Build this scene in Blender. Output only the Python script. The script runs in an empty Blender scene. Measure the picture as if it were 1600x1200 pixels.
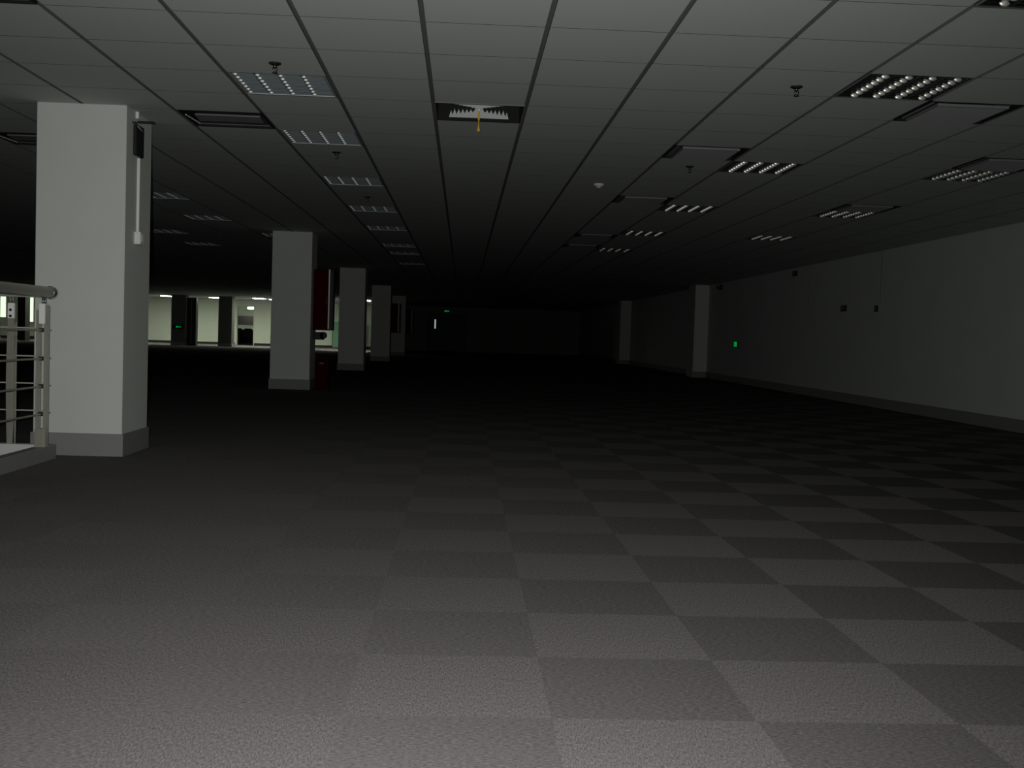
import bpy, math, random
from mathutils import Vector, Matrix
random.seed(7)
S = bpy.context.scene
COL = S.collection
# ------------------------------------------------------------------ camera
YAW, PITCH, ROLL, F, CAMZ = 0.0461, -0.0433, 0.0315, 1708.05, 0.9126
cy, sy, cp, sp = math.cos(YAW), math.sin(YAW), math.cos(PITCH), math.sin(PITCH)
fwd = Vector((sy*cp, cy*cp, sp)); right0 = Vector((cy, -sy, 0)); up0 = right0.cross(fwd)
rt = right0*math.cos(ROLL) + up0*math.sin(ROLL); up = -right0*math.sin(ROLL) + up0*math.cos(ROLL)
cam = bpy.data.cameras.new('camera'); co = bpy.data.objects.new('camera', cam); COL.objects.link(co)
cam.sensor_width = 36; cam.lens = F/1600*36; cam.clip_start = .02; cam.clip_end = 200
co.matrix_world = Matrix(((rt.x, up.x, -fwd.x, 0), (rt.y, up.y, -fwd.y, 0), (rt.z, up.z, -fwd.z, CAMZ), (0, 0, 0, 1)))
S.camera = co
# ------------------------------------------------------------------ world, exposure
W = bpy.data.worlds.new('world'); S.world = W; W.use_nodes = True
W.node_tree.nodes['Background'].inputs[0].default_value = (.5, .6, .7, 1)
W.node_tree.nodes['Background'].inputs[1].default_value = .0005
S.view_settings.view_transform = 'Standard'; S.view_settings.look = 'None'
S.view_settings.gamma = 1; S.view_settings.use_curve_mapping = False
S.view_settings.exposure = 0.0
# ------------------------------------------------------------------ camera flash, the only light in the near half of the floor
fl = bpy.data.lights.new('flash', 'SPOT'); fl.energy = 760; fl.color = (1.0, 1.0, .96)
fl.spot_size = math.radians(96); fl.spot_blend = 1.0; fl.shadow_soft_size = .012
fo = bpy.data.objects.new('flash', fl); COL.objects.link(fo)
fo.location = (-.05, 0, CAMZ+.035)
fo.rotation_euler = Vector((.02, 1, -.045)).to_track_quat('-Z', 'Y').to_euler()

H = 2.4055          # ceiling height
X0, Y0, T = -.2357, 5.3231, .6
WX, FY, LX, BY = 6.373, 60.0, -28.0, -3.0   # right wall, far wall, left wall, back wall

# ------------------------------------------------------------------ materials
def mat(name, col, rough=.7, metal=0, emis=None, es=0, spec=.3, noise=0, nscale=20):
    m = bpy.data.materials.new(name); m.use_nodes = True; nt = m.node_tree
    b = nt.nodes['Principled BSDF']
    b.inputs['Base Color'].default_value = (*col, 1); b.inputs['Roughness'].default_value = rough
    b.inputs['Metallic'].default_value = metal; b.inputs['Specular IOR Level'].default_value = spec
    if emis: b.inputs['Emission Color'].default_value = (*emis, 1); b.inputs['Emission Strength'].default_value = es
    if noise:
        tc = nt.nodes.new('ShaderNodeTexCoord'); n = nt.nodes.new('ShaderNodeTexNoise'); n.inputs['Scale'].default_value = nscale
        n.inputs['Detail'].default_value = 5
        mr = nt.nodes.new('ShaderNodeMapRange'); mr.inputs['To Min'].default_value = 1-noise; mr.inputs['To Max'].default_value = 1+noise
        mx = nt.nodes.new('ShaderNodeVectorMath'); mx.operation = 'SCALE'; mx.inputs[0].default_value = col
        nt.links.new(tc.outputs['Object'], n.inputs['Vector']); nt.links.new(n.outputs['Fac'], mr.inputs['Value'])
        nt.links.new(mr.outputs[0], mx.inputs['Scale']); nt.links.new(mx.outputs[0], b.inputs['Base Color'])
    return m
M = dict(
 paint=mat('white_paint', (.59, .62, .58), .8, noise=.05, nscale=3),
 wall=mat('wall_paint', (.60, .64, .62), .8, noise=.05, nscale=2),
 farwall=mat('cream_wall_paint', (.68, .73, .61), .8, noise=.04, nscale=2),
 farend=mat('shade_darkened_paint', (.20, .21, .19), .8, noise=.06, nscale=2),  # wall paint darkened to stand in for the unlit far end
 skirt=mat('grey_skirting', (.23, .23, .225), .55, noise=.06),
 brown=mat('dark_brown_skirting', (.03, .022, .018), .6, noise=.1),
 tile=mat('ceiling_tile', (.52, .56, .53), .9, noise=.05, nscale=60),
 rail=mat('grey_ceiling_rail', (.16, .17, .165), .5, noise=.05),
 housing=mat('white_sheet_steel', (.55, .57, .57), .5, noise=.03),
 dark=mat('black_void_paint', (.006, .006, .007), .8, noise=.2),
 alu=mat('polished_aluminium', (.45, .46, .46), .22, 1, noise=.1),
 alugrey=mat('reflection_grey_aluminium', (.17, .20, .22), .8, .2, noise=.08),  # bluish grey stands in for light reflected in the left louvers
 bead=mat('bright_glint_metal', (.95, .96, .90), .40, .8, noise=.03),  # metal of the added glint beads and spots
 beadsatin=mat('satin_glint_metal', (.80, .83, .80), .55, .7, noise=.1),
 tube=mat('white_lamp_tube', (.5, .5, .5), .3, noise=.03),
 plaque=mat('grey_diffuser_plate', (.55, .55, .60), .6, noise=.05),
 lip=mat('grey_diffuser_lip', (.17, .17, .18), .6, noise=.05),
 rim=mat('white_rim', (.9, .9, .9), .5, noise=.03),
 steel=mat('brushed_stainless', (.58, .56, .50), .45, .3, noise=.12, nscale=30),
 chrome=mat('chrome_steel', (.75, .74, .72), .12, 1, noise=.03),
 post=mat('post_steel', (.50, .50, .42), .38, .6, noise=.2, nscale=14),
 stone=mat('white_curb_stone', (.62, .62, .62), .5, noise=.05),
 red=mat('red_lacquer', (.05, .001, .001), .8, spec=.03, noise=.08),
 redbox=mat('red_orange_box', (.035, .003, .001), .8, spec=.05, noise=.1),
 white=mat('white_plastic', (.75, .75, .70), .5, noise=.03),
 black=mat('black_plastic', (.012, .012, .013), .5, noise=.2),
 grey=mat('grey_plastic', (.12, .12, .12), .5, noise=.1),
 yellow=mat('yellow_ribbon', (.55, .36, .03), .7, noise=.1),
 sprink=mat('sprinkler_chrome', (.16, .15, .14), .3, 1, noise=.1),
 sign=mat('green_sign_glow', (.0, .1, .02), .5, emis=(.0, 1, .12), es=.22, noise=.05),
 signface=mat('dark_green_sign', (.0, .03, .01), .4, noise=.05),
 lamp=mat('lit_diffuser', (.9, .9, .9), .5, emis=(.95, 1, .84), es=52),
 pane=mat('lit_window_pane', (.5, .5, .5), .2, emis=(.78, 1, .70), es=1.15),
 slit=mat('lit_door_pane', (.5, .5, .5), .2, emis=(.85, 1, .9), es=.35),
 greenglass=mat('frosted_green_glass', (.20, .42, .27), .35, noise=.05),
 door=mat('dark_door_paint', (.05, .05, .048), .5, noise=.1),
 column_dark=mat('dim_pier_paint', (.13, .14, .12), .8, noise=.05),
 fabric=mat('black_chair_fabric', (.006, .006, .006), .95, noise=.2, spec=.1),
 board=mat('grey_board', (.03, .025, .025), .8, noise=.1),
)
def carpet_material():
    m = bpy.data.materials.new('carpet_tiles'); m.use_nodes = True; nt = m.node_tree; N = nt.nodes; L = nt.links
    b = N['Principled BSDF']; b.inputs['Roughness'].default_value = 1; b.inputs['Specular IOR Level'].default_value = 0
    def math_(op, a, c=None, d=None):
        n = N.new('ShaderNodeMath'); n.operation = op
        for k, v in enumerate((a, c, d)):
            if v is None: continue
            if isinstance(v, (int, float)): n.inputs[k].default_value = v
            else: L.new(v, n.inputs[k])
        return n.outputs[0]
    tc = N.new('ShaderNodeTexCoord'); sx = N.new('ShaderNodeSeparateXYZ'); L.new(tc.outputs['Object'], sx.inputs[0])
    X, Y = sx.outputs[0], sx.outputs[1]
    u = math_('DIVIDE', math_('SUBTRACT', X, .2392), .5004); v = math_('DIVIDE', math_('SUBTRACT', Y, 4.5823), .5004)
    iu, iv = math_('FLOOR', u), math_('FLOOR', v)
    par = math_('FLOORED_MODULO', math_('ADD', iu, iv), 2)            # 1 = pale tile, 0 = dark tile (pile turned a quarter)
    # per-tile small variation
    cb = N.new('ShaderNodeCombineXYZ'); L.new(iu, cb.inputs[0]); L.new(iv, cb.inputs[1])
    wn = N.new('ShaderNodeTexWhiteNoise'); wn.noise_dimensions = '2D'; L.new(cb.outputs[0], wn.inputs['Vector'])
    def streak(sxv, syv):
        mp = N.new('ShaderNodeMapping'); mp.inputs['Scale'].default_value = (sxv, syv, 1); L.new(tc.outputs['Object'], mp.inputs[0])
        n = N.new('ShaderNodeTexNoise'); n.inputs['Scale'].default_value = 1; n.inputs['Detail'].default_value = 3; n.inputs['Roughness'].default_value = .7
        L.new(mp.outputs[0], n.inputs['Vector']); return n.outputs['Fac']
    mixs = N.new('ShaderNodeMix'); mixs.data_type = 'FLOAT'; L.new(par, mixs.inputs['Factor'])
    L.new(streak(60, 330), mixs.inputs[2]); L.new(streak(330, 60), mixs.inputs[3])
    s = math_('MULTIPLY_ADD', math_('SUBTRACT', mixs.outputs[0], .5), 2.6, 1.0)
    s = math_('MULTIPLY', s, math_('MULTIPLY_ADD', wn.outputs['Value'], .05, .97))
    s = math_('MULTIPLY', s, math_('MULTIPLY_ADD', par, .05, .95))
    # pile tone: coloured flecks
    fn = N.new('ShaderNodeTexNoise'); fn.inputs['Scale'].default_value = 120; fn.inputs['Detail'].default_value = 2; L.new(tc.outputs['Object'], fn.inputs['Vector'])
    ramp = N.new('ShaderNodeValToRGB'); e = ramp.color_ramp.elements
    e[0].position = .35; e[0].color = (.125, .122, .122, 1); e[1].position = .65; e[1].color = (.165, .150, .152, 1)
    L.new(fn.outputs['Fac'], ramp.inputs[0])
    vm = N.new('ShaderNodeVectorMath'); vm.operation = 'SCALE'; L.new(ramp.outputs[0], vm.inputs[0]); L.new(s, vm.inputs['Scale'])
    L.new(vm.outputs[0], b.inputs['Base Color'])
    # pile lean: pale tiles lean to -Y, dark ones to +X
    nx = math_('MULTIPLY', math_('SUBTRACT', 1, par), .17); ny = math_('MULTIPLY', par, -.012)
    cn = N.new('ShaderNodeCombineXYZ'); L.new(nx, cn.inputs[0]); L.new(ny, cn.inputs[1]); cn.inputs[2].default_value = 1
    nm = N.new('ShaderNodeVectorMath'); nm.operation = 'NORMALIZE'; L.new(cn.outputs[0], nm.inputs[0])
    L.new(nm.outputs[0], b.inputs['Normal'])
    return m
M['carpet'] = carpet_material()

# ------------------------------------------------------------------ mesh helpers
class MB:
    def __init__(s): s.v = []; s.f = []; s.smooth = []; s.mi = []; s.cur = 0
    def face(s, idx, sm=False): s.f.append(idx); s.smooth.append(sm); s.mi.append(s.cur)
    def box(s, x0, x1, y0, y1, z0, z1, bev=0):
        if x1 < x0: x0, x1 = x1, x0
        if bev:
            # chamfered vertical and horizontal edges: 24-vertex chamfer box
            b = bev; n = len(s.v); P = []
            for X, sx in ((x0, 1), (x1, -1)):
                for Y, sy_ in ((y0, 1), (y1, -1)):
                    for Z, sz in ((z0, 1), (z1, -1)):
                        P += [(X, Y+sy_*b, Z+sz*b), (X+sx*b, Y, Z+sz*b), (X+sx*b, Y+sy_*b, Z)]
            s.v += P
            def c(i, j, k, a): return n+((i*2+j)*2+k)*3+a
            for i in (0, 1): q = [c(i, 0, 0, 0), c(i, 0, 1, 0), c(i, 1, 1, 0), c(i, 1, 0, 0)]; s.face(q if i == 0 else q[::-1])
            for j in (0, 1): q = [c(0, j, 0, 1), c(1, j, 0, 1), c(1, j, 1, 1), c(0, j, 1, 1)]; s.face(q if j == 0 else q[::-1])
            for k in (0, 1): q = [c(0, 0, k, 2), c(0, 1, k, 2), c(1, 1, k, 2), c(1, 0, k, 2)]; s.face(q if k == 0 else q[::-1])
            for i in (0, 1):
                for j in (0, 1): s.face([c(i, j, 0, 0), c(i, j, 0, 1), c(i, j, 1, 1), c(i, j, 1, 0)])
            for i in (0, 1):
                for k in (0, 1): s.face([c(i, 0, k, 0), c(i, 0, k, 2), c(i, 1, k, 2), c(i, 1, k, 0)])
            for j in (0, 1):
                for k in (0, 1): s.face([c(0, j, k, 1), c(0, j, k, 2), c(1, j, k, 2), c(1, j, k, 1)])
            for i in (0, 1):
                for j in (0, 1):
                    for k in (0, 1): s.face([c(i, j, k, 0), c(i, j, k, 1), c(i, j, k, 2)])
            return s
        n = len(s.v)
        s.v += [(x0, y0, z0), (x1, y0, z0), (x1, y1, z0), (x0, y1, z0), (x0, y0, z1), (x1, y0, z1), (x1, y1, z1), (x0, y1, z1)]
        for q in ((0, 3, 2, 1), (4, 5, 6, 7), (0, 1, 5, 4), (1, 2, 6, 5), (2, 3, 7, 6), (3, 0, 4, 7)): s.face([n+k for k in q])
        return s
    def prism(s, pts, ext):   # pts: list of 3D points (planar), ext: extrude vector
        n = len(s.v); m = len(pts); e = Vector(ext)
        s.v += [tuple(p) for p in pts]+[tuple(Vector(p)+e) for p in pts]
        s.face(list(range(n, n+m))[::-1]); s.face(list(range(n+m, n+2*m)))
        for k in range(m): a = n+k; b = n+(k+1) % m; s.face([a, b, b+m, a+m])
        return s
    def tube(s, pts, r, seg=12, cap=True, flat=1.0, up=None):
        rings = []; pts = [Vector(p) for p in pts]
        for k, p in enumerate(pts):
            d = (pts[min(k+1, len(pts)-1)]-pts[max(k-1, 0)]).normalized()
            h = Vector(up) if up else (Vector((0, 0, 1)) if abs(d.z) < .9 else Vector((1, 0, 0)))
            a = d.cross(h).normalized(); b = a.cross(d)
            rr = r[k] if isinstance(r, (list, tuple)) else r
            n = len(s.v); rings.append(n)
            for q in range(seg):
                t = 2*math.pi*q/seg; s.v.append(tuple(p+a*math.cos(t)*rr+b*math.sin(t)*rr*flat))
        for k in range(len(rings)-1):
            for q in range(seg):
                a, b = rings[k]+q, rings[k]+(q+1) % seg; c, d = rings[k+1]+(q+1) % seg, rings[k+1]+q
                s.face([a, b, c, d], True)
        if cap: s.face([rings[0]+q for q in range(seg)][::-1]); s.face([rings[-1]+q for q in range(seg)])
        return s
    def ball(s, c, rx, ry, rz, nu=14, nv=9):
        n = len(s.v)
        for i in range(nv+1):
            ph = math.pi*i/nv
            for j in range(nu):
                t = 2*math.pi*j/nu
                s.v.append((c[0]+rx*math.sin(ph)*math.cos(t), c[1]+ry*math.sin(ph)*math.sin(t), c[2]+rz*math.cos(ph)))
        for i in range(nv):
            for j in range(nu):
                a = n+i*nu+j; b = n+i*nu+(j+1) % nu; s.face([a, a+nu, b+nu, b], True)
        return s
    def build(s, name, m, parent=None, loc=None):
        me = bpy.data.meshes.new(name); me.from_pydata(s.v, [], s.f)
        for mm in (m if isinstance(m, (list, tuple)) else [m]): me.materials.append(mm)
        me.polygons.foreach_set('use_smooth', s.smooth); me.polygons.foreach_set('material_index', s.mi)
        me.validate(clean_customdata=False); me.update()
        import bmesh
        bm = bmesh.new(); bm.from_mesh(me); bmesh.ops.recalc_face_normals(bm, faces=bm.faces); bm.to_mesh(me); bm.free()
        o = bpy.data.objects.new(name, me); COL.objects.link(o)
        if parent: o.parent = parent
        if loc: o.location = loc
        return o
def struct(name, mb, m):
    o = mb.build(name, m); o['kind'] = 'structure'; return o
def thing(name, label, cat, loc=(0, 0, 0), group=None, rz=0):
    o = bpy.data.objects.new(name, None); o.empty_display_size = .1; COL.objects.link(o); o.location = loc; o.rotation_euler.z = rz
    o['label'] = label; o['category'] = cat
    if group: o['group'] = group
    return o
def dup(root, loc, label, group=None):
    r = root.copy(); COL.objects.link(r); r.location = loc; r['label'] = label
    if group: r['group'] = group
    for ch in list(root.children):
        c = ch.copy(); COL.objects.link(c); c.parent = r
        for g in list(ch.children):
            d = g.copy(); COL.objects.link(d); d.parent = c
    return r
def cell(i, j): return (X0+T*(i+.5), Y0+T*(j+.5), H)

# ------------------------------------------------------------------ fixture map (column of the grid, row of the grid)
RAILX, CURBY = -2.70, 7.33
right_row = [(4, -2), (4, 1), (4, 6), (4, 11), (4, 16), (4, 21)]
wall_row = [(7, 6), (7, 11), (7, 16)]
left_row = [(-2, 2), (-2, 5), (-2, 9), (-2, 13), (-2, 17), (-2, 22), (-2, 25), (-2, 30)]
deep_left = [(-6, 12), (-6, 16), (-8, 20), (-8, 24), (-5, 20)]
diffs = [(3, 5), (3, 10), (3, 17), (3, 20), (5, 2), (7, 5), (7, 10)]
grilles = [(-3, 4), (-6, 6), (-4, -1)]
opened = (0, 3)
lit = [(-25, 84), (-21, 84), (-17, 82), (-16, 84), (-11, 79), (-8, 78), (-29, 80), (-34, 82)]
holes = set(right_row+wall_row+left_row+deep_left+diffs+grilles+[opened]+lit)

# ------------------------------------------------------------------ room shell
c = MB()
i0 = math.floor((LX-X0)/T); i1 = math.ceil((WX-X0)/T); j0 = math.floor((BY-Y0)/T); j1 = math.ceil((FY+7-Y0)/T)
gx, gy = .013, .0032
for i in range(i0, i1):
    for j in range(j0, j1):
        if (i, j) in holes: continue
        xa, xb = X0+T*i+gx, X0+T*(i+1)-gx; ya, yb = Y0+T*j+gy, Y0+T*(j+1)-gy
        if i == i1-1: xb = WX+.02
        n = len(c.mi); c.box(xa, xb, ya, yb, H, H+.016)
        c.mi[n+2] = c.mi[n+4] = 2; c.mi[n+3] = c.mi[n+5] = 1
c.cur = 1
for i in range(i0, i1): c.box(X0+T*i-gx-.004, X0+T*i+gx+.004, BY-.1, FY+7, H+.0165, H+.022)
for j in range(j0, j1):
    c.cur = 2
    for i in range(i0, i1): c.box(X0+T*i+gx+.005, X0+T*(i+1)-gx-.005, Y0+T*j-.006, Y0+T*j+.006, H+.0165, H+.0185)
struct('ceiling', c, [M['tile'], M['rail'], M['dark']])

f = MB()
VX, VY = -2.76, 7.34            # stairwell opening: x < VX, y < VY
f.box(VX, WX+.3, BY-.3, FY+.3, -.12, 0)
f.box(LX-.3, VX, VY, FY+.3, -.12, 0)
f.box(LX-.3, -9, BY-.3, VY, -.12, 0)
struct('floor', f, M['carpet'])
f = MB(); f.box(-17, -6, FY+.3, FY+8, -.12, 0); f.cur = 0
struct('floor_back', f, M['carpet'])
f = MB()                        # stairwell shaft below the opening
f.box(-9.1, VX+.1, BY-.4, BY-.3, -3.2, -.12); f.box(-9.1, VX+.1, VY, VY+.1, -3.2, -.12)
f.box(-9.1, -9, BY-.3, VY, -3.2, -.12); f.box(VX, VX+.1, BY-.3, VY, -3.2, -.12); f.box(-9.1, VX+.1, BY-.4, VY+.1, -3.3, -3.2)
struct('wall_stairwell', f, M['wall'])

w = MB(); w.box(WX, WX+.2, BY, FY+.2, 0, H+.1)
struct('wall_right', w, M['wall'])
w = MB(); w.box(WX-.36, WX, 28.3, 29.1, 0, H)
w.box(WX-.40, WX, 41.5, 42.4, 0, H)
struct('wall_right_pilaster', w, M['paint'])
b = MB(); b.box(WX-.014, WX, BY, 28.3, 0, .15); b.box(WX-.014, WX, 29.1, 41.5, 0, .15); b.box(WX-.014, WX, 42.4, FY, 0, .15)
b.box(WX-.374, WX, 28.286, 28.3, 0, .15); b.box(WX-.414, WX, 41.486, 41.5, 0, .15)
struct('baseboard_right', b, M['skirt'])
w = MB(); w.box(LX-.2, LX, BY, FY+.2, 0, H+.1); struct('wall_left', w, M['wall'])
w = MB(); w.box(LX-.2, WX+.2, BY-.2, BY, 0, H+.1); struct('wall_back', w, M['wall'])

DX0, DX1, DZ = -2.02, .18, 2.06          # far double door opening
OX0, OX1, OZ = -12.25, -11.38, 2.06      # lit doorway
w = MB()
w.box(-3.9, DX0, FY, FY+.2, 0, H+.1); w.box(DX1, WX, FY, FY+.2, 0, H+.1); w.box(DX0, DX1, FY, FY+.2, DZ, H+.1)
w.box(-4.1, -3.9, 49.5, FY+.2, 0, H+.1)  # partition hidden behind a column, added to block the far lamps' light
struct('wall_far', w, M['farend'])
w = MB()
w.box(LX, OX0, FY, FY+.2, 0, H+.1); w.box(OX1, -4.1, FY, FY+.2, 0, H+.1); w.box(OX0, OX1, FY, FY+.2, OZ, H+.1)
struct('wall_far_left', w, M['farwall'])
b = MB(); b.box(LX, OX0, FY-.02, FY, 0, .12); b.box(OX1, -4.1, FY-.02, FY, 0, .12)
struct('baseboard_far', b, M['brown'])
w = MB(); w.box(-16, -6.5, FY+6, FY+6.2, 0, H+.1); w.box(-16.2, -16, FY+.2, FY+6.2, 0, H+.1); w.box(-6.7, -6.5, FY+.2, FY+6, 0, H+.1)
struct('wall_back_room', w, M['farwall'])
# door jamb of the lit doorway
j = MB(); j.box(OX0-.10, OX0, FY-.03, FY, 0, OZ+.06); j.box(OX0, OX1+.05, FY-.03, FY, OZ, OZ+.06); j.box(OX1, OX1+.05, FY-.03, FY, 0, OZ)
struct('trim_1', j, M['farwall'])
# far double door
d = thing('door_1', '', 'door', ((DX0+DX1)/2, FY, 0)); del d['label']; del d['category']; d['kind'] = 'structure'
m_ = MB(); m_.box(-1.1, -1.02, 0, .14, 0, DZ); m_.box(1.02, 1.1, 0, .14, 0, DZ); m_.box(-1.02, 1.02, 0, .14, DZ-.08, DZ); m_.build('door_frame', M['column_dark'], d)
def leaf(x0, x1, s):
    l = MB()
    px = x0+.36 if s < 0 else x1-.42
    l.box(x0, px, .05, .09, .01, DZ-.085); l.box(px+.08, x1, .05, .09, .01, DZ-.085)
    l.box(px, px+.08, .05, .09, .01, 1.22); l.box(px, px+.08, .05, .09, 1.72, DZ-.085)
    lo = l.build('door_leaf', M['door'], d)
    g = MB(); g.box(px, px+.08, .06, .075, 1.22, 1.72); g.build('glass_slit', M['slit'] if s < 0 else M['black'], lo)
    h = MB(); hx = x1-.1 if s < 0 else x0+.1
    h.tube([(hx, .05, 1.1), (hx, 0, 1.1), (hx, 0, .9), (hx, .05, .9)], .012, 8); h.build('pull_handle', M['steel'], lo)
leaf(-1.02, -.002, -1); leaf(.002, 1.02, 1)
# lit windows far left
def window(n, x0, x1, z0, z1):
    w = MB(); w.box(x0-.04, x1+.04, FY-.03, FY, z0-.04, z0); w.box(x0-.04, x1+.04, FY-.03, FY, z1, z1+.04)
    w.box(x0-.04, x0, FY-.03, FY, z0, z1); w.box(x1, x1+.04, FY-.03, FY, z0, z1)
    p = MB(); p.box(x0, x1, FY-.015, FY, z0, z1)
    o = struct('window_%d' % n, w, M['farwall']); p.build('pane', M['pane'], o)
window(1, -25.0, -24.55, 1.1, 2.25); window(2, -23.45, -23.1, .9, 2.25)

# ------------------------------------------------------------------ columns
def column(x0, x1, y0, y1, label, m=None, base=True, name='square_column', group='square columns along the aisle'):
    t = thing(name, label, 'column', ((x0+x1)/2, (y0+y1)/2, 0), group)
    a, b_ = (x1-x0)/2, (y1-y0)/2
    s = MB(); s.box(-a, a, -b_, b_, 0, H, .004); s.build('shaft', m or M['paint'], t)
    if base:
        k = MB(); q = .012
        k.box(-a-q, a+q, -b_-q, -b_, 0, .155); k.box(-a-q, a+q, b_, b_+q, 0, .155); k.box(-a-q, -a, -b_, b_, 0, .155); k.box(a, a+q, -b_, b_, 0, .155)
        k.build('skirting', M['skirt'], t)
    return t
CX0, CX1 = -2.935, -2.333
cys = [7.637, 16.85, 25.95, 35.05, 44.15]
labs = ['large near white square column beside the steel railing with grey skirting',
 'second white square column down the aisle, with a red cabinet on its right side',
 'third dim square column from the camera, right of the green glass panel',
 'fourth dim square column down the aisle, just right of the narrow lit strip',
 'farthest dark square column down the aisle, nearest the far double door']
for y, l in zip(cys, labs): column(CX0, CX1, y, y+.6, l)
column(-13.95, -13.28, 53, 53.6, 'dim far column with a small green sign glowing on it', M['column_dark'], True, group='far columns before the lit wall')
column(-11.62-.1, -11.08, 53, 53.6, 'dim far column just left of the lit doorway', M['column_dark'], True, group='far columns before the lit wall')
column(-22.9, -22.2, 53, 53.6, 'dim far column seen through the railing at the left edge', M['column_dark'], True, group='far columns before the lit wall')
column(-21.15, -20.8, 53, 53.6, 'narrow dark far column seen between the near column and railing post', M['board'], False, group='far columns before the lit wall')
t = thing('tall_cabinet', 'dark tall cabinet with a pale painted gleam, right of the far column with the green sign', 'cabinet', (-13.0, 53.2, 0))
m_ = MB(); m_.box(-.22, .22, -.2, .2, 0, 2.3, .01); m_.build('body', M['black'], t)
m_ = MB(); m_.box(-.02, .02, -.215, -.2, .1, 2.2); m_.build('edge_strip', M['grey'], t)  # grey strip stands in for a gleam on the dark front

# ------------------------------------------------------------------ column 1 fittings (on the side that faces +X)
SX = CX1
t = thing('wall_speaker', 'black box speaker on two thin bracket arms high on the near column side', 'speaker', (SX, 7.85, 2.09))
m_ = MB(); m_.box(.008, .035, -.09, .08, 0, .215, .006); m_.build('housing', M['black'], t)
m_ = MB(); m_.box(.0, .008, -.07, .05, .03, .19); m_.build('back_plate', M['grey'], t)
for yy, zz, ln in ((-.085, .218, .155), (.05, .250, .11)):
    m_ = MB(); m_.box(0, ln, yy-.006, yy+.006, zz, zz+.010); m_.build('bracket_arm', M['black'], t)
m_ = MB(); m_.tube([(.037, -.08, .20), (.039, 0, .185), (.039, .06, .175)], .003, 6); m_.build('strap', M['steel'], t)
m_ = MB(); m_.box(.0, .02, -.01, .02, .265, H-2.09-.003); m_.build('cable_stub', M['white'], t)
m_ = MB(); m_.box(SX, SX+.018, 7.895, 7.92, 1.57, 2.088); 
o = m_.build('cable_trunking', M['white']); o['label'] = 'thin white vertical cable trunking running from the speaker down to the switch box'; o['category'] = 'trunking'; o['group'] = 'trunking on the near column'
t = thing('switch_box', 'small white plastic switch box on the near column under the cable trunking', 'switch', (SX, 7.90, 1.48))
m_ = MB(); m_.box(0, .045, -.055, .055, 0, .088, .004); m_.build('box', M['white'], t)
m_ = MB(); m_.box(.045, .049, -.03, .03, .02, .068, .001); m_.build('rocker', M['white'], t)

# ------------------------------------------------------------------ red fire cabinets behind columns 2, 4, 5
def fire_cabinet(y, label, white=True):
    t = thing('fire_hose_cabinet', label, 'fire cabinet', (CX1, y+.35, .92), 'red cabinets on the column sides')
    m_ = MB(); m_.box(0, .235, -.1, .1, .0, .94, .008); m_.build('body', M['red'], t)
    m_ = MB(); m_.box(.234, .254, -.13, -.10, .02, .94); m_.build('white_edge', M['rim'], t)
    m_ = MB(); m_.box(.252, .31, -.10, .09, -.0, .94, .004); m_.build('side_panel', M['black'], t)
    m_ = MB(); m_.box(.0, .235, -.104, -.1, .05, .90); m_.build('door', M['red'], t)
    m_ = MB(); m_.box(.2, .215, -.125, -.104, .4, .52); m_.build('handle', M['black'], t)
    return t
fire_cabinet(cys[1], 'dark red tall cabinet with a white edge strip on the second column')
fire_cabinet(cys[3], 'dark red cabinet with a thin pale edge beside the fourth column')
fire_cabinet(cys[4], 'dark red cabinet beside the farthest column, smallest of the red cabinets')
t = thing('hose_valve', 'black round hose valve wheel sticking out under the red cabinet on the second column', 'valve', (CX1, cys[1]+.35, .74))
m_ = MB(); m_.box(0, .17, -.05, .05, .03, .15, .01); m_.build('valve_body', M['black'], t)
m_ = MB(); m_.tube([(.16, -.05, .10), (.16, .0, .10)], .055, 20); m_.build('hand_wheel', M['black'], t)
t = thing('extinguisher_box', 'low dim red fire extinguisher box on the carpet beside the second column', 'extinguisher box', (CX1+.16, cys[1]+.3, 0))
m_ = MB(); m_.box(-.10, .10, -.12, .12, 0, .50, .006); m_.build('body', M['redbox'], t)
m_ = MB(); m_.box(-.105, .105, -.125, .125, .50, .52, .004); m_.build('lid', M['redbox'], t)
m_ = MB(); m_.box(-.03, .03, -.13, -.12, .40, .42); m_.build('latch', M['grey'], t)

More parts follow.
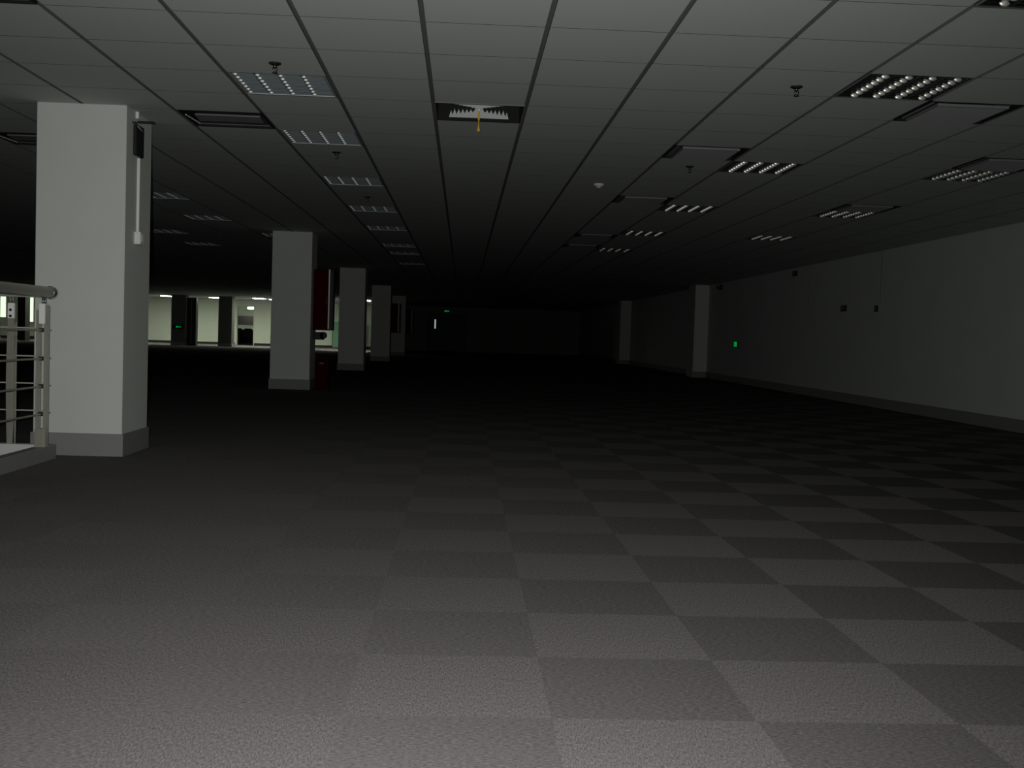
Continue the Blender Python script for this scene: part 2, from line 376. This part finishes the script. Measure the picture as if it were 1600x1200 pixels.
# ------------------------------------------------------------------ lit-end furniture
t = thing('glass_partition', 'frosted green glass partition panel against the lit far wall', 'partition', (-6.2, FY-.5, 0))
m_ = MB(); m_.box(-.82, .95, -.012, .012, .04, 1.42); m_.build('glass_panel', M['greenglass'], t)
m_ = MB(); m_.box(-.82, .95, -.02, .02, 0, .04); m_.box(-.86, -.82, -.02, .02, 0, 1.42); m_.build('frame', M['grey'], t)
t = thing('display_board', 'grey horizontal board standing across the room behind the lit doorway', 'board', (-12.0, FY+4.0, 0))
m_ = MB(); m_.box(-1.4, 1.4, -.02, .02, 1.10, 1.62); m_.build('panel', M['board'], t)
for s in (-1.3, 1.3):
    m_ = MB(); m_.box(s-.02, s+.02, -.03, .03, 0, 1.62); m_.build('leg', M['board'], t)
def office_chair(x, label):
    t = thing('office_chair', label, 'chair', (x, FY+1.2, 0), 'black chairs behind the lit doorway')
    m_ = MB(); m_.box(-.21, .21, -.25, -.19, .50, .90, .03); m_.build('backrest', M['fabric'], t)
    m_ = MB(); m_.box(-.22, .22, -.22, .22, .42, .50, .02); m_.build('seat', M['fabric'], t)
    m_ = MB(); m_.tube([(0, 0, .08), (0, 0, .42)], .03, 8)
    for k in range(5):
        a = k*1.2566; m_.tube([(0, 0, .09), (.26*math.cos(a), .26*math.sin(a), .05)], .018, 6); m_.ball((.26*math.cos(a), .26*math.sin(a), .03), .03, .03, .03, 8, 5)
    m_.build('base', M['black'], t)
    for s in (-1, 1):
        m_ = MB(); m_.box(s*.25-.02, s*.25+.02, -.15, .12, .64, .67); m_.box(s*.25-.015, s*.25+.015, -.02, .02, .44, .64); m_.build('armrest', M['fabric'], t)
office_chair(-12.40, 'black office chair at the left side of the lit doorway')
office_chair(-11.85, 'black office chair in the middle of the lit doorway')
office_chair(-11.30, 'black office chair at the right side of the lit doorway')
t = thing('low_screen', 'low black desk screen behind the black chairs in the lit doorway', 'screen', (-11.9, FY+1.7, 0))
m_ = MB(); m_.box(-1.1, 1.1, -.02, .02, 0, .84, .004); m_.build('panel', M['fabric'], t)

def sign(name, label, loc, w, h, d=.03, rz=0, arrow=True):
    t = thing(name, label, 'sign', loc, rz=rz)
    m_ = MB(); m_.box(-w/2, w/2, -d, 0, -h/2, h/2, .003); m_.build('housing', M['signface'], t)
    m_ = MB(); s = min(w, h*1.6)/2*.85; y = -d-.001
    if arrow:
        m_.prism([(-s, y, .0), (-s*.3, y, h*.30), (-s*.3, y, h*.12), (s, y, h*.12), (s, y, -h*.12), (-s*.3, y, -h*.12), (-s*.3, y, -h*.30)], (0, -.004, 0))
    else: m_.box(-w*.38, w*.38, y-.004, y, -h*.38, h*.38)
    m_.build('glowing_mark', M['sign'], t)
    return t
sign('exit_sign', 'green glowing arrow exit sign low on the far column', (-13.6, 53-.013, .88), .50, .20)
sign('exit_sign', 'green glowing exit sign above the far dark double door', (-.93, FY, 2.19), .52, .20)
t = sign('exit_sign', 'small bright green exit light low on the right wall before the pilaster', (WX, 25.2, .90), .34, .15, .035, math.pi/2*-1, False)

# right wall small things
def wallbox(name, label, cat, y, z, w, h, m=None):
    t = thing(name, label, cat, (WX, y, z))
    m_ = MB(); m_.box(-.03, 0, -w/2, w/2, -h/2, h/2, .003); m_.build('housing', m or M['black'], t)
    m_ = MB(); m_.box(-.034, -.03, -w*.3, w*.3, -h*.25, h*.25, .001); m_.build('cover', M['grey'], t)
wallbox('wall_box', 'small dark box high on the right wall just under the ceiling', 'wall box', 20.9, 2.30, .24, .10)
wallbox('thermostat', 'dark square control box at mid height on the right wall', 'control box', 18.1, 1.56, .22, .10)
wallbox('wall_switch', 'narrow dark switch at mid height on the right wall beneath the long thin trunking', 'switch', 16.65, 1.52, .09, .10)
for y, z0, z1, lb in ((16.52, 1.62, 2.40, 'thin vertical trunking line on the right wall above the narrow switch'), (20.0, 1.5, 2.40, 'thin pale vertical trunking on the right wall near the small high box')):
    m_ = MB(); m_.box(WX-.008, WX, y-.010, y+.010, z0, z1); o = m_.build('cable_trunking', M['skirt']); o['label'] = lb; o['category'] = 'trunking'
t = thing('security_camera', 'small dark camera under the ceiling beside the right wall pilaster', 'camera', (WX, 26.9, 2.26))
m_ = MB(); m_.box(-.05, 0, -.05, .05, -.03, .10, .004); m_.build('bracket', M['black'], t)
m_ = MB(); m_.tube([(-.08, .1, .03), (-.10, -.14, .0)], .04, 12); m_.build('camera_body', M['black'], t)

# ------------------------------------------------------------------ ceiling troffers
def troffer(loc, label, side, group):
    t = thing('ceiling_light', label, 'ceiling light', loc, group)
    pan = M['alu'] if side > 0 else M['alugrey']
    m_ = MB(); a = .283
    m_.box(-a, a, -a, a, .075, .08); m_.box(-a, -a+.006, -a, a, 0, .075); m_.box(a-.006, a, -a, a, 0, .075)
    m_.box(-a, a, -a, -a+.006, 0, .075); m_.box(-a, a, a-.006, a, 0, .075)
    m_.build('housing', M['dark'] if side > 0 else M['housing'], t)  # right-hand housings blackened to stand in for dark reflections
    m_ = MB(); r = .298
    m_.box(-r+.012, -a, -r, r, -.001, .010); m_.box(a, r-.012, -r, r, -.001, .010); m_.box(-a, a, -r, -a, -.001, .010); m_.box(-a, a, a, r, -.001, .010)
    m_.build('trim_frame', M['rail'], t)
    for k in range(4):
        x = -.21+.14*k
        m_ = MB(); m_.tube([(x, -.265, .058), (x, .265, .058)], .009, 10); m_.build('lamp_tube', M['tube'], t)
    m_ = MB()                                   # parabolic louver: long V blades and cross blades
    for k in range(5):
        x = -.276+.138*k
        m_.prism([(x-.006, -.276, .002), (x+.006, -.276, .002), (x+.001, -.276, .045), (x-.001, -.276, .045)], (0, .552, 0))
    for q in range(15):
        y = -.276+.552*q/14
        m_.prism([(-.276, y-.006, .004), (-.276, y+.006, .004), (-.276, y+.001, .040), (-.276, y-.001, .040)], (.552, 0, 0))
    m_.build('louver', pan, t)
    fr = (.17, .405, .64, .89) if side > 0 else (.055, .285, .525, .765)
    for fx in fr:                               # added metal beads, shaped to stand in for highlights on the louver blades
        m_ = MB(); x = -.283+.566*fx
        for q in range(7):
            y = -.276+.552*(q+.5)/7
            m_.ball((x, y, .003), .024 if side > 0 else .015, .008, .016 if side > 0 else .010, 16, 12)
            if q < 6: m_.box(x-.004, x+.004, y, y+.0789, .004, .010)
        m_.build('glint_bead', M['bead'] if side > 0 else M['beadsatin'], t)
    return t
first = {}
def place(side, c_, label, group):
    if side not in first: first[side] = troffer(cell(*c_), label, side, group); return
    dup(first[side], cell(*c_), label, group)
RL = ['recessed ceiling light cut off at the top right corner of the photo',
 'large louvered ceiling light with four beaded bright bars, nearest fully visible on the right',
 'second louvered ceiling light right of centre, just below the grey square diffuser',
 'third louvered ceiling light right of centre, four short bright bars',
 'fourth louvered ceiling light right of centre, small with faint bars',
 'farthest louvered ceiling light right of centre, barely visible bars']
for c_, l in zip(right_row, RL): place(1, c_, l, 'louvered lights right of centre')
for c_, l in zip(wall_row, ['louvered ceiling light nearest the right wall, touching a diffuser',
   'middle louvered ceiling light of the row along the right wall', 'farthest louvered ceiling light of the row along the right wall']): place(1, c_, l, 'louvered lights by the right wall')
LL = ['nearest large louvered ceiling light on the left, bluish with four bright bars', 'second louvered light of the left row, one bright bar at its left edge',
 'third louvered light of the left row, grey with faint bars', 'fourth louvered light of the left row, thin bluish strip', 'fifth louvered light of the left row, thin grey strip',
 'sixth louvered light of the left row, faint strip', 'seventh louvered light of the left row, very faint strip', 'farthest louvered light of the left row, above the third column']
for c_, l in zip(left_row, LL): place(-1, c_, l, 'louvered lights left of centre')
DL = ['unlit ceiling light just right of the near column side, dim strip', 'dim unlit ceiling light in the dark between the first two columns', 'faint unlit ceiling light deep in the dark left bay, nearer one',
  'faint unlit ceiling light deep in the dark left bay, farther one', 'faint unlit ceiling light left of the second column top']
for c_, l in zip(deep_left, DL): place(-1, c_, l, 'unlit lights in the dark left bay')
def lit_panel(loc, label):
    t = thing('lit_ceiling_light', label, 'ceiling light', loc, 'lit lights near the far wall')
    m_ = MB(); m_.box(-.29, .29, -.29, .29, .03, .06); m_.box(-.29, -.27, -.29, .29, -.004, .03); m_.box(.27, .29, -.29, .29, -.004, .03); m_.build('frame', M['housing'], t)
    m_ = MB(); m_.box(-.27, .27, -.285, .285, -.012, .02); m_.build('diffuser', M['lamp'], t)
    return t
LT = ['lit white ceiling light left of the far column with the green sign', 'lit white ceiling light left of the far column beside the doorway', 'lit white ceiling light above the lit doorway, largest bright strip',
 'lit ceiling light touching the second column on its left', 'lit ceiling light above the green glass panel', 'lit ceiling light in the narrow gap before the fourth column',
 'lit ceiling light behind the near column', 'lit ceiling light at the far left seen above the handrail']
lp = lit_panel(cell(*lit[0]), LT[0])
for c_, l in zip(lit[1:], LT[1:]): dup(lp, cell(*c_), l)
# lamp inside the room behind the doorway
t = thing('pendant_lamp', 'bright white lamp seen at the top of the lit doorway', 'lamp', (-12.15, FY+3.2, 2.07))
m_ = MB(); m_.ball((0, 0, 0), .20, .20, .07, 16, 8); m_.build('shade', M['lamp'], t)
m_ = MB(); m_.tube([(0, 0, .06), (0, 0, H-2.07)], .008, 6); m_.build('cord', M['grey'], t)

# ------------------------------------------------------------------ air diffusers
def diffuser(loc, label):
    t = thing('air_diffuser', label, 'air diffuser', loc, 'square grey air diffusers')
    m_ = MB(); r = .286
    m_.box(-r, r, -r, r, .14, .145); m_.box(-r, -r+.004, -r, r, -.002, .14); m_.box(r-.004, r, -r, r, -.002, .14); m_.box(-r, r, -r, -r+.004, -.002, .14); m_.box(-r, r, r-.004, r, -.002, .14)
    m_.build('plenum', M['dark'], t)
    m_ = MB(); p = .215
    m_.prism([(-p, -.215, -.010), (p, -.215, -.010), (p, .255, -.010), (-p, .255, -.010)], (0, 0, .01)); m_.build('plate', M['plaque'], t)
    m_ = MB(); m_.box(-p, p, -.229, -.215, -.011, .006); m_.box(-p-.006, -p, -.229, .255, -.0105, .006); m_.box(p, p+.006, -.229, .255, -.0105, .006)
    m_.build('rim', M['lip'], t)
    for s in (-1, 1):
        m_ = MB()
        for k in range(3): m_.prism([(s*(.232+k*.018), -.28, .01+k*.012), (s*(.236+k*.018), -.28, .01+k*.012), (s*(.244+k*.016), -.28, .05+k*.012), (s*(.240+k*.016), -.28, .05+k*.012)], (0, .56, 0))
        m_.build('vane', M['rail'], t)
    return t
DLb = ['grey square air diffuser with a pale far edge, left of the second right-hand light', 'air diffuser beyond the middle of the ceiling, next to the third right-hand light',
 'dim air diffuser farther down the centre right ceiling', 'farthest faint air diffuser on the centre right ceiling', 'large grey square air diffuser at the upper right beside the beaded light',
 'air diffuser near the right wall right behind four bright bars', 'air diffuser near the right wall with only its pale edge visible']
dp = diffuser(cell(*diffs[0]), DLb[0])
for c_, l in zip(diffs[1:], DLb[1:]): dup(dp, cell(*c_), l)
def grille(loc, label):
    t = thing('return_grille', label, 'ceiling grille', loc, 'dark ceiling grilles on the left')
    m_ = MB(); r = .286
    m_.box(-r, r, -r, r, .12, .125); m_.box(-r, -r+.004, -r, r, -.002, .12); m_.box(r-.004, r, -r, r, -.002, .12); m_.box(-r, r, -r, -r+.004, -.002, .12); m_.box(-r, r, r-.004, r, -.002, .12)
    m_.build('plenum', M['dark'], t)
    m_ = MB(); m_.prism([(-.22, -.06, .015), (.24, -.06, .015), (.24, .10, .004), (-.22, .10, .004)], (0, 0, .01)); m_.build('blade', M['lip'], t)
    m_ = MB(); m_.box(-.26, .26, .225, .27, .006, .012); m_.build('flange', M['grey'], t)
    m_ = MB(); m_.prism([(-.272, -.12, .0), (-.266, -.12, .0), (-.240, .20, .0), (-.246, .20, .0)], (0, 0, .006)); m_.build('spring_clip', M['rim'], t)
    return t
gp = grille(cell(*grilles[0]), 'dark two-slot ceiling grille left of the second light of the left row')
dup(gp, cell(*grilles[1]), 'dark ceiling grille partly hidden just left of the near column')
dup(gp, cell(*grilles[2]), 'dark ceiling grille in the top left corner of the photo')
# the opened diffuser over the middle
t = thing('open_diffuser', 'open dark diffuser in the middle of the ceiling with a white inner plate', 'air diffuser', cell(*opened))
m_ = MB(); r = .286
m_.box(-r, r, -r, r, .20, .205); m_.box(-r, -r+.004, -r, r, -.002, .20); m_.box(r-.004, r, -r, r, -.002, .20); m_.box(-r, r, -r, -r+.004, -.002, .20); m_.box(-r, r, r-.004, r, -.002, .20)
m_.build('plenum', M['dark'], t)
m_ = MB(); m_.prism([(-.205, .20, .006), (.205, .20, .006), (.180, .235, .112), (-.180, .235, .112)], (0, .004, 0)); m_.build('inner_plate', M['housing'], t)
for sd in (-1, 1):
    m_ = MB()
    for k in range(14):
        x = -.182+.028*k; u = abs(x)/.182
        if u < .18 or x*sd < 0: continue
        zt = .068+.028*u; zb = .050-.030*u; zm = zt-(zt-zb)*.45
        m_.prism([(x-.0145, .19, zt), (x+.0145, .19, zt), (x+.0135, .19, zm), (x, .19, zb), (x-.0135, .19, zm)], (0, .004, 0))
    m_.build('guide_vane', M['dark'], t)
m_ = MB(); m_.box(-.29, .29, -.296, -.288, -.004, .004); m_.build('edge_strip', M['rail'], t)
m_ = MB(); m_.ball((-.045, .185, .075), .006, .006, .006, 8, 6); m_.ball((-.030, .185, .075), .005, .005, .005, 8, 6); m_.ball((.0, .185, .060), .014, .003, .004, 8, 6); m_.build('glint_spot', M['bead'], t)  # added bright balls stand in for reflections on the inner plate
m_ = MB(); n = 10; Lx, Ly, Lz = cell(*opened)
for k in range(n):
    z = .045-.135*k/n; dz = .135/n; w0 = .006+.004*math.sin(k*.8); w1 = .006+.004*math.sin((k+1)*.8); y = .17+.004*math.sin(k)
    m_.prism([(Lx-w0, Ly+y, Lz+z), (Lx+w0, Ly+y, Lz+z), (Lx+w1, Ly+y+.003, Lz+z-dz), (Lx-w1, Ly+y+.003, Lz+z-dz)], (0, .0015, 0))
o = m_.build('ribbon', M['yellow']); o['label'] = 'small yellow ribbon hanging from the open diffuser'; o['category'] = 'ribbon'

# ------------------------------------------------------------------ sprinklers and detector
def sprinkler(x, y, label):
    t = thing('ceiling_sprinkler', label, 'sprinkler', (x, y, H), 'ceiling sprinklers')
    m_ = MB(); m_.tube([(0, 0, 0), (0, 0, -.006), (0, 0, -.012)], [.036, .034, .020], 20); m_.build('escutcheon', M['black'], t)
    m_ = MB(); m_.tube([(0, 0, -.010), (0, 0, -.026)], .011, 12); m_.build('body', M['sprink'], t)
    m_ = MB()
    for s in (-1, 1): m_.tube([(s*.009, 0, -.024), (s*.014, 0, -.036), (s*.004, 0, -.052)], .0028, 6)
    m_.tube([(0, 0, -.024), (0, 0, -.050)], .0022, 6); m_.build('frame_arms', M['sprink'], t)
    m_ = MB(); m_.tube([(0, 0, -.052), (0, 0, -.055)], .015, 14); m_.build('deflector', M['sprink'], t)
    return t
sp0 = sprinkler(-1.10, 6.27, 'sprinkler head on the left, just nearer than the first bluish light')
for x, y, l in ((1.88, 6.30, 'sprinkler head on the right ceiling, left of the beaded light'), (-1.10, 9.27, 'small sprinkler head beyond the second light of the left row'),
   (1.88, 9.28, 'sprinkler head just beyond the grey square diffuser right of centre'), (-1.10, 12.22, 'tiny sprinkler head between the third and fourth lights of the left row'),
   (4.86, 9.2, 'sprinkler head near the right wall at the right edge of the photo')): dup(sp0, (x, y, H), l)
t = thing('smoke_detector', 'small pale round smoke detector right of the ceiling centre', 'smoke detector', (1.26, 10.53, H))
m_ = MB(); m_.tube([(0, 0, 0), (0, 0, -.012), (0, 0, -.03)], [.05, .05, .036], 20); m_.build('housing', M['plaque'], t)
m_ = MB(); m_.tube([(0, 0, -.03), (0, 0, -.042)], [.022, .016], 14); m_.build('sensor_dome', M['plaque'], t)

# ------------------------------------------------------------------ curb and railing round the stairwell
m_ = MB()
m_.box(VX-.01, RAILX+.006, BY+.01, CURBY+.08, 0, .10, .004)
o = m_.build('trim_2', M['skirt']); o['kind'] = 'structure'
m_ = MB(); m_.box(-9, VX-.012, CURBY, CURBY+.08, 0, .10); m_.box(-9, VX-.012, CURBY-.004, CURBY+.01, -.9, .101)
m_.build('curb_return', M['stone'], o)

t = thing('stair_railing', 'stainless steel railing with thin horizontal bars at the left edge beside the near column', 'railing', (0, 0, 0))
RX, RY = -2.715, 7.22
RZ = 1.108
m_ = MB(); m_.tube([(RX, RY+.09, RZ-.001), (RX, 4.0, RZ-.001), (RX, -2.0, RZ-.001)], .036, 24); hr = m_.build('handrail', M['steel'], t)
m_ = MB(); m_.tube([(RX, RY+.085, RZ-.001), (RX, RY+.105, RZ-.001)], .040, 24); m_.ball((RX+.004, RY+.11, RZ-.001), .044, .030, .044, 24, 14); m_.build('end_cap', M['chrome'], hr)
m_ = MB(); m_.tube([(RX-.05, RY+.14, RZ-.001), (-9, RY+.14, RZ-.001)], .036, 20); m_.build('handrail', M['steel'], t)
def twin_post(x, y, along_y):
    # two flat bars joined by spacer blocks, foot block and a thin neck to the handrail
    m_ = MB(); ax = (lambda u, v, z0, z1: m_.box(x+u-v*0, 0, 0, 0, 0, 0))
    def bar(u0, u1, w0, w1, z0, z1, mb):
        if along_y: mb.box(x+u0, x+u1, y+w0, y+w1, z0, z1, .001)
        else: mb.box(x+w0, x+w1, y+u0, y+u1, z0, z1, .001)
    p = MB(); bar(-.038, -.022, -.025, .025, .10, .99, p); bar(.012, .030, -.025, .025, .10, 1.02, p)
    po = p.build('post', M['post'], t)
    q = MB(); bar(-.040, .012, -.030, .030, .10, .22, q); q.build('foot_block', M['post'], po)
    q = MB(); bar(-.020, .018, -.028, .028, .90, 1.03, q); q.build('head_block', M['rim'], po)
    q = MB(); q.tube([(x-.006, y, 1.02), (x-.006, y, RZ-.034)], .007, 10); q.tube([(x+.010, y, 1.02), (x+.010, y, RZ-.034)], .006, 10); q.build('neck', M['chrome'], po)
twin_post(RX, RY, True)
for yy in (5.7, 4.2, 2.7, 1.2, -.3): twin_post(RX, yy, True)
def flat_post(x, y):
    p = MB(); n = 14; pts = []
    for k in range(n+1):
        z = .10+(.875)*k/n; w = .018+.009*math.sin(math.pi*min(1, k/n*1.02))
        pts.append((z, w))
    loop = [(x-w, y-.006, z) for z, w in pts]+[(x+w, y-.006, z) for z, w in reversed(pts)]
    p.prism(loop, (0, .012, 0)); p.box(x+.030, x+.037, y-.006, y+.006, .10, .90)
    po = p.build('post', M['post'], t)
    q = MB(); q.box(x-.020, x+.022, y-.012, y+.010, .93, 1.03, .002); q.build('head_block', M['rim'], po)
    for zz in (.945, .985):
        q = MB(); q.tube([(x+.0, y-.012, zz), (x, y-.017, zz)], .009, 12); q.build('bolt', M['black'], po)
    q = MB(); q.tube([(x-.008, y, 1.03), (x-.008, y, RZ-.034)], .005, 8); q.tube([(x+.010, y, 1.03), (x+.010, y, RZ-.034)], .005, 8); q.build('neck', M['chrome'], po)
for xx in (-2.978, -4.4, -5.8, -7.2, -8.6): flat_post(xx, RY+.14)
for zc in (.86, .675, .495, .315):
    m_ = MB(); m_.tube([(RX, RY+.12, zc), (RX, -2.0, zc)], .0065, 10); m_.build('horizontal_bar', M['steel'], t)
    m_ = MB(); m_.tube([(RX-.04, RY+.14, zc+.01), (-9, RY+.14, zc+.01)], .0045, 8); m_.build('horizontal_bar', M['steel'], t)
    m_ = MB(); m_.box(RX-.022, RX+.012, RY-.012, RY+.012, zc-.012, zc+.012); m_.build('clamp', M['black'], t)
